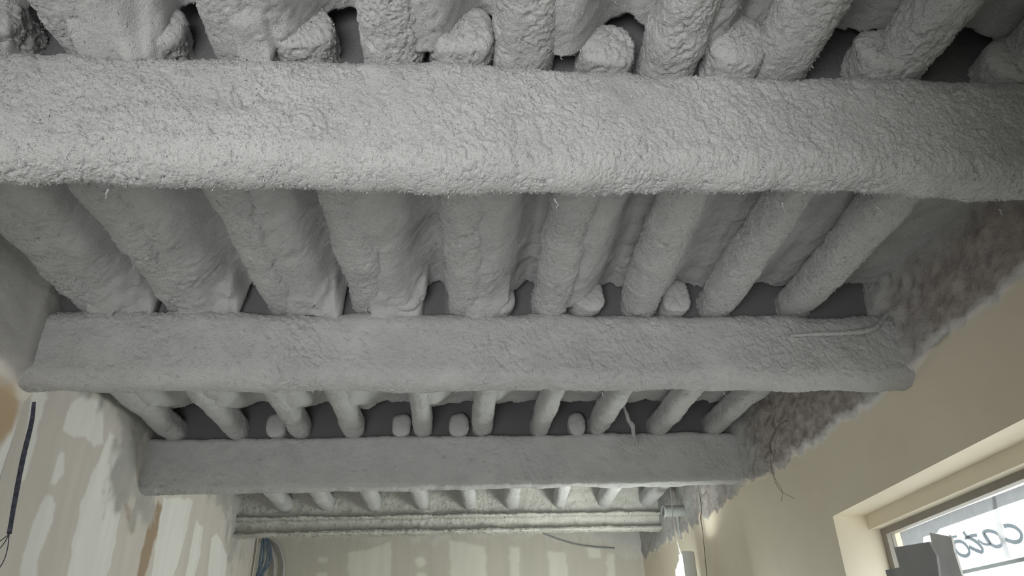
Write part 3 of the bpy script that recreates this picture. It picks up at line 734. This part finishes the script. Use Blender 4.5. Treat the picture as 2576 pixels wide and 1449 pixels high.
# cables
t_ = tube('hanging_wire', [(2.17, 6.28, ZC + 1.25), (2.168, 6.29, ZC + 1.10), (2.165, 6.33, ZC + 1.03), (2.168, 6.34, ZC + .9), (2.17, 6.40, ZC + .55), (2.17, 6.42, ZC + .1)], [.0035, .004, .007, .003, .003, .003], M_BROWNWIRE)
tag(t_, 'thin brown wire hanging down the cream wall right of the lamp', 'wire')
t_ = tube('wall_cable', [(2.13, 4.31, ZC + 1.30), (2.135, 4.45, ZC + 1.30), (2.14, 4.62, ZC + 1.24), (2.15, 4.66, ZC + 1.18)], .0055, M_BROWNWIRE)
tag(t_, 'short curved brown cable emerging from rough masonry above the cream wall', 'cable')
for pts, lb in (([(2.15, 4.68, 1.18), (2.15, 4.70, 1.05), (2.15, 4.64, .93), (2.15, 4.46, .84)], 'fine hair-like wire curling away to the right under the rough masonry'),
                ([(2.15, 4.70, 1.12), (2.15, 4.67, 1.0), (2.155, 4.62, .92), (2.155, 4.66, .86)], 'fine hair-like wire hanging straighter, left of the curling one')):
    tag(tube('fine_wire', [(a, b2, ZC + c) for a, b2, c in pts], .0014, M_BROWNWIRE, n=5), lb, 'wire')
t_ = tube('sprayed_cable', [(2.20, 3.05, ZC + 1.49), (2.12, 3.03, ZC + 1.445), (2.04, 3.00, ZC + 1.375), (1.97, 2.99, ZC + 1.345), (1.86, 2.995, ZC + 1.335), (1.72, 3.01, ZC + 1.335), (1.60, 3.03, ZC + 1.335)],
          [.012, .011, .012, .013, .012, .010, .006], M_FIB, wob=.12, sub=10)
tag(t_, 'fibre-coated cable bending from the right wall onto the second beam', 'cable')
# left: dark dusty cable down the corner of the near wall section
cab = empty('corner_cable', (-1.87, 3.23, ZC)); tag(cab, 'dark dusty cable hanging at the far left wall corner, frayed at its end', 'cable')
child(tube('cable_sheath', [(-1.90, 3.24, ZC + 1.08), (-1.885, 3.24, ZC + .98), (-1.877, 3.24, ZC + .82), (-1.86, 3.24, ZC + .64), (-1.845, 3.24, ZC + .51)], [.008, .010, .0105, .010, .009], M_DARKCABLE, cab, wob=.03, sub=12))
for pts in ([(-1.845, 3.24, .51), (-1.85, 3.23, .47), (-1.87, 3.22, .43), (-1.90, 3.2, .38)], [(-1.845, 3.24, .51), (-1.835, 3.24, .45), (-1.84, 3.24, .39), (-1.87, 3.23, .33)], [(-1.845, 3.24, .51), (-1.86, 3.22, .48), (-1.88, 3.2, .46)]):
    child(tube('bare_wire', [(a, b2, ZC + c) for a, b2, c in pts], .002, M_DARKCABLE, cab, n=5))
# back left corner: blue-grey bundle and two conduits
bun = empty('cable_bundle', (-2.12, 8.5, ZC)); tag(bun, 'blue-grey electric cable bundle looping down the far left corner of the room', 'cable')
for k, (dx, dz) in enumerate(((0, 0), (.028, .0), (.05, -.02), (-.02, .0))):
    child(tube('cable_strand', [(-2.10 + dx * .3, 8.45, ZC + 1.30 + dz), (-2.09 + dx, 8.45, ZC + 1.20), (-2.08 + dx * 1.6, 8.45, ZC + 1.08), (-2.085 + dx * 1.3, 8.45, ZC + .95), (-2.11 + dx * .8, 8.45, ZC + .82), (-2.12 + dx * .6, 8.45, ZC + .3)], .011, M_BLUE, bun))
for (xa, lb) in ((-2.02, 'pale conduit curving down the back wall, next to the blue cables'), (-1.92, 'pale conduit curving down the back wall, farther right of the two')):
    tag(tube('wall_conduit', [(xa - .08, 8.55, ZC + 1.22), (xa - .03, 8.56, ZC + 1.17), (xa + .03, 8.57, ZC + 1.02), (xa + .05, 8.57, ZC + .85), (xa + .05, 8.57, ZC + .2)], .014, M_CONDUIT), lb, 'conduit')
tag(tube('back_wall_cable', [(1.05, 8.56, ZC + 1.25), (1.20, 8.56, ZC + 1.19), (1.42, 8.56, ZC + 1.125), (1.62, 8.56, ZC + 1.095), (1.86, 8.56, ZC + 1.075)], .009, M_PIPE), 'thin cable sagging along the back wall below the steel beam', 'cable')
# torn strip dangling in front of the third beam
strip = empty('hanging_strip', (1.27, 4.95, ZC + 1.55)); tag(strip, 'torn fibre-coated strip dangling in front of the third beam', 'strip')
child(tube('strip_body', [(1.22, 4.95, ZC + 1.66), (1.25, 4.95, ZC + 1.555), (1.262, 4.95, ZC + 1.50), (1.285, 4.95, ZC + 1.46), (1.287, 4.95, ZC + 1.40), (1.29, 4.95, ZC + 1.37)], [.010, .013, .015, .020, .012, .009], M_FIB, strip, wob=.07, sub=5))
for pts in ([(1.288, 4.95, 1.38), (1.282, 4.95, 1.345), (1.272, 4.95, 1.315), (1.25, 4.95, 1.305)], [(1.29, 4.95, 1.38), (1.30, 4.95, 1.35), (1.302, 4.95, 1.31), (1.298, 4.95, 1.285)]):
    child(tube('frayed_end', [(a, b2, ZC + c) for a, b2, c in pts], [.006, .007, .005, .003], M_FIB, strip, wob=.25, sub=8, n=6))

# ---------------------------------------------------------------- render hygiene
S.cycles.use_denoising = True
S.cycles.max_bounces = 7; S.cycles.diffuse_bounces = 5
S.cycles.sample_clamp_indirect = 6.0
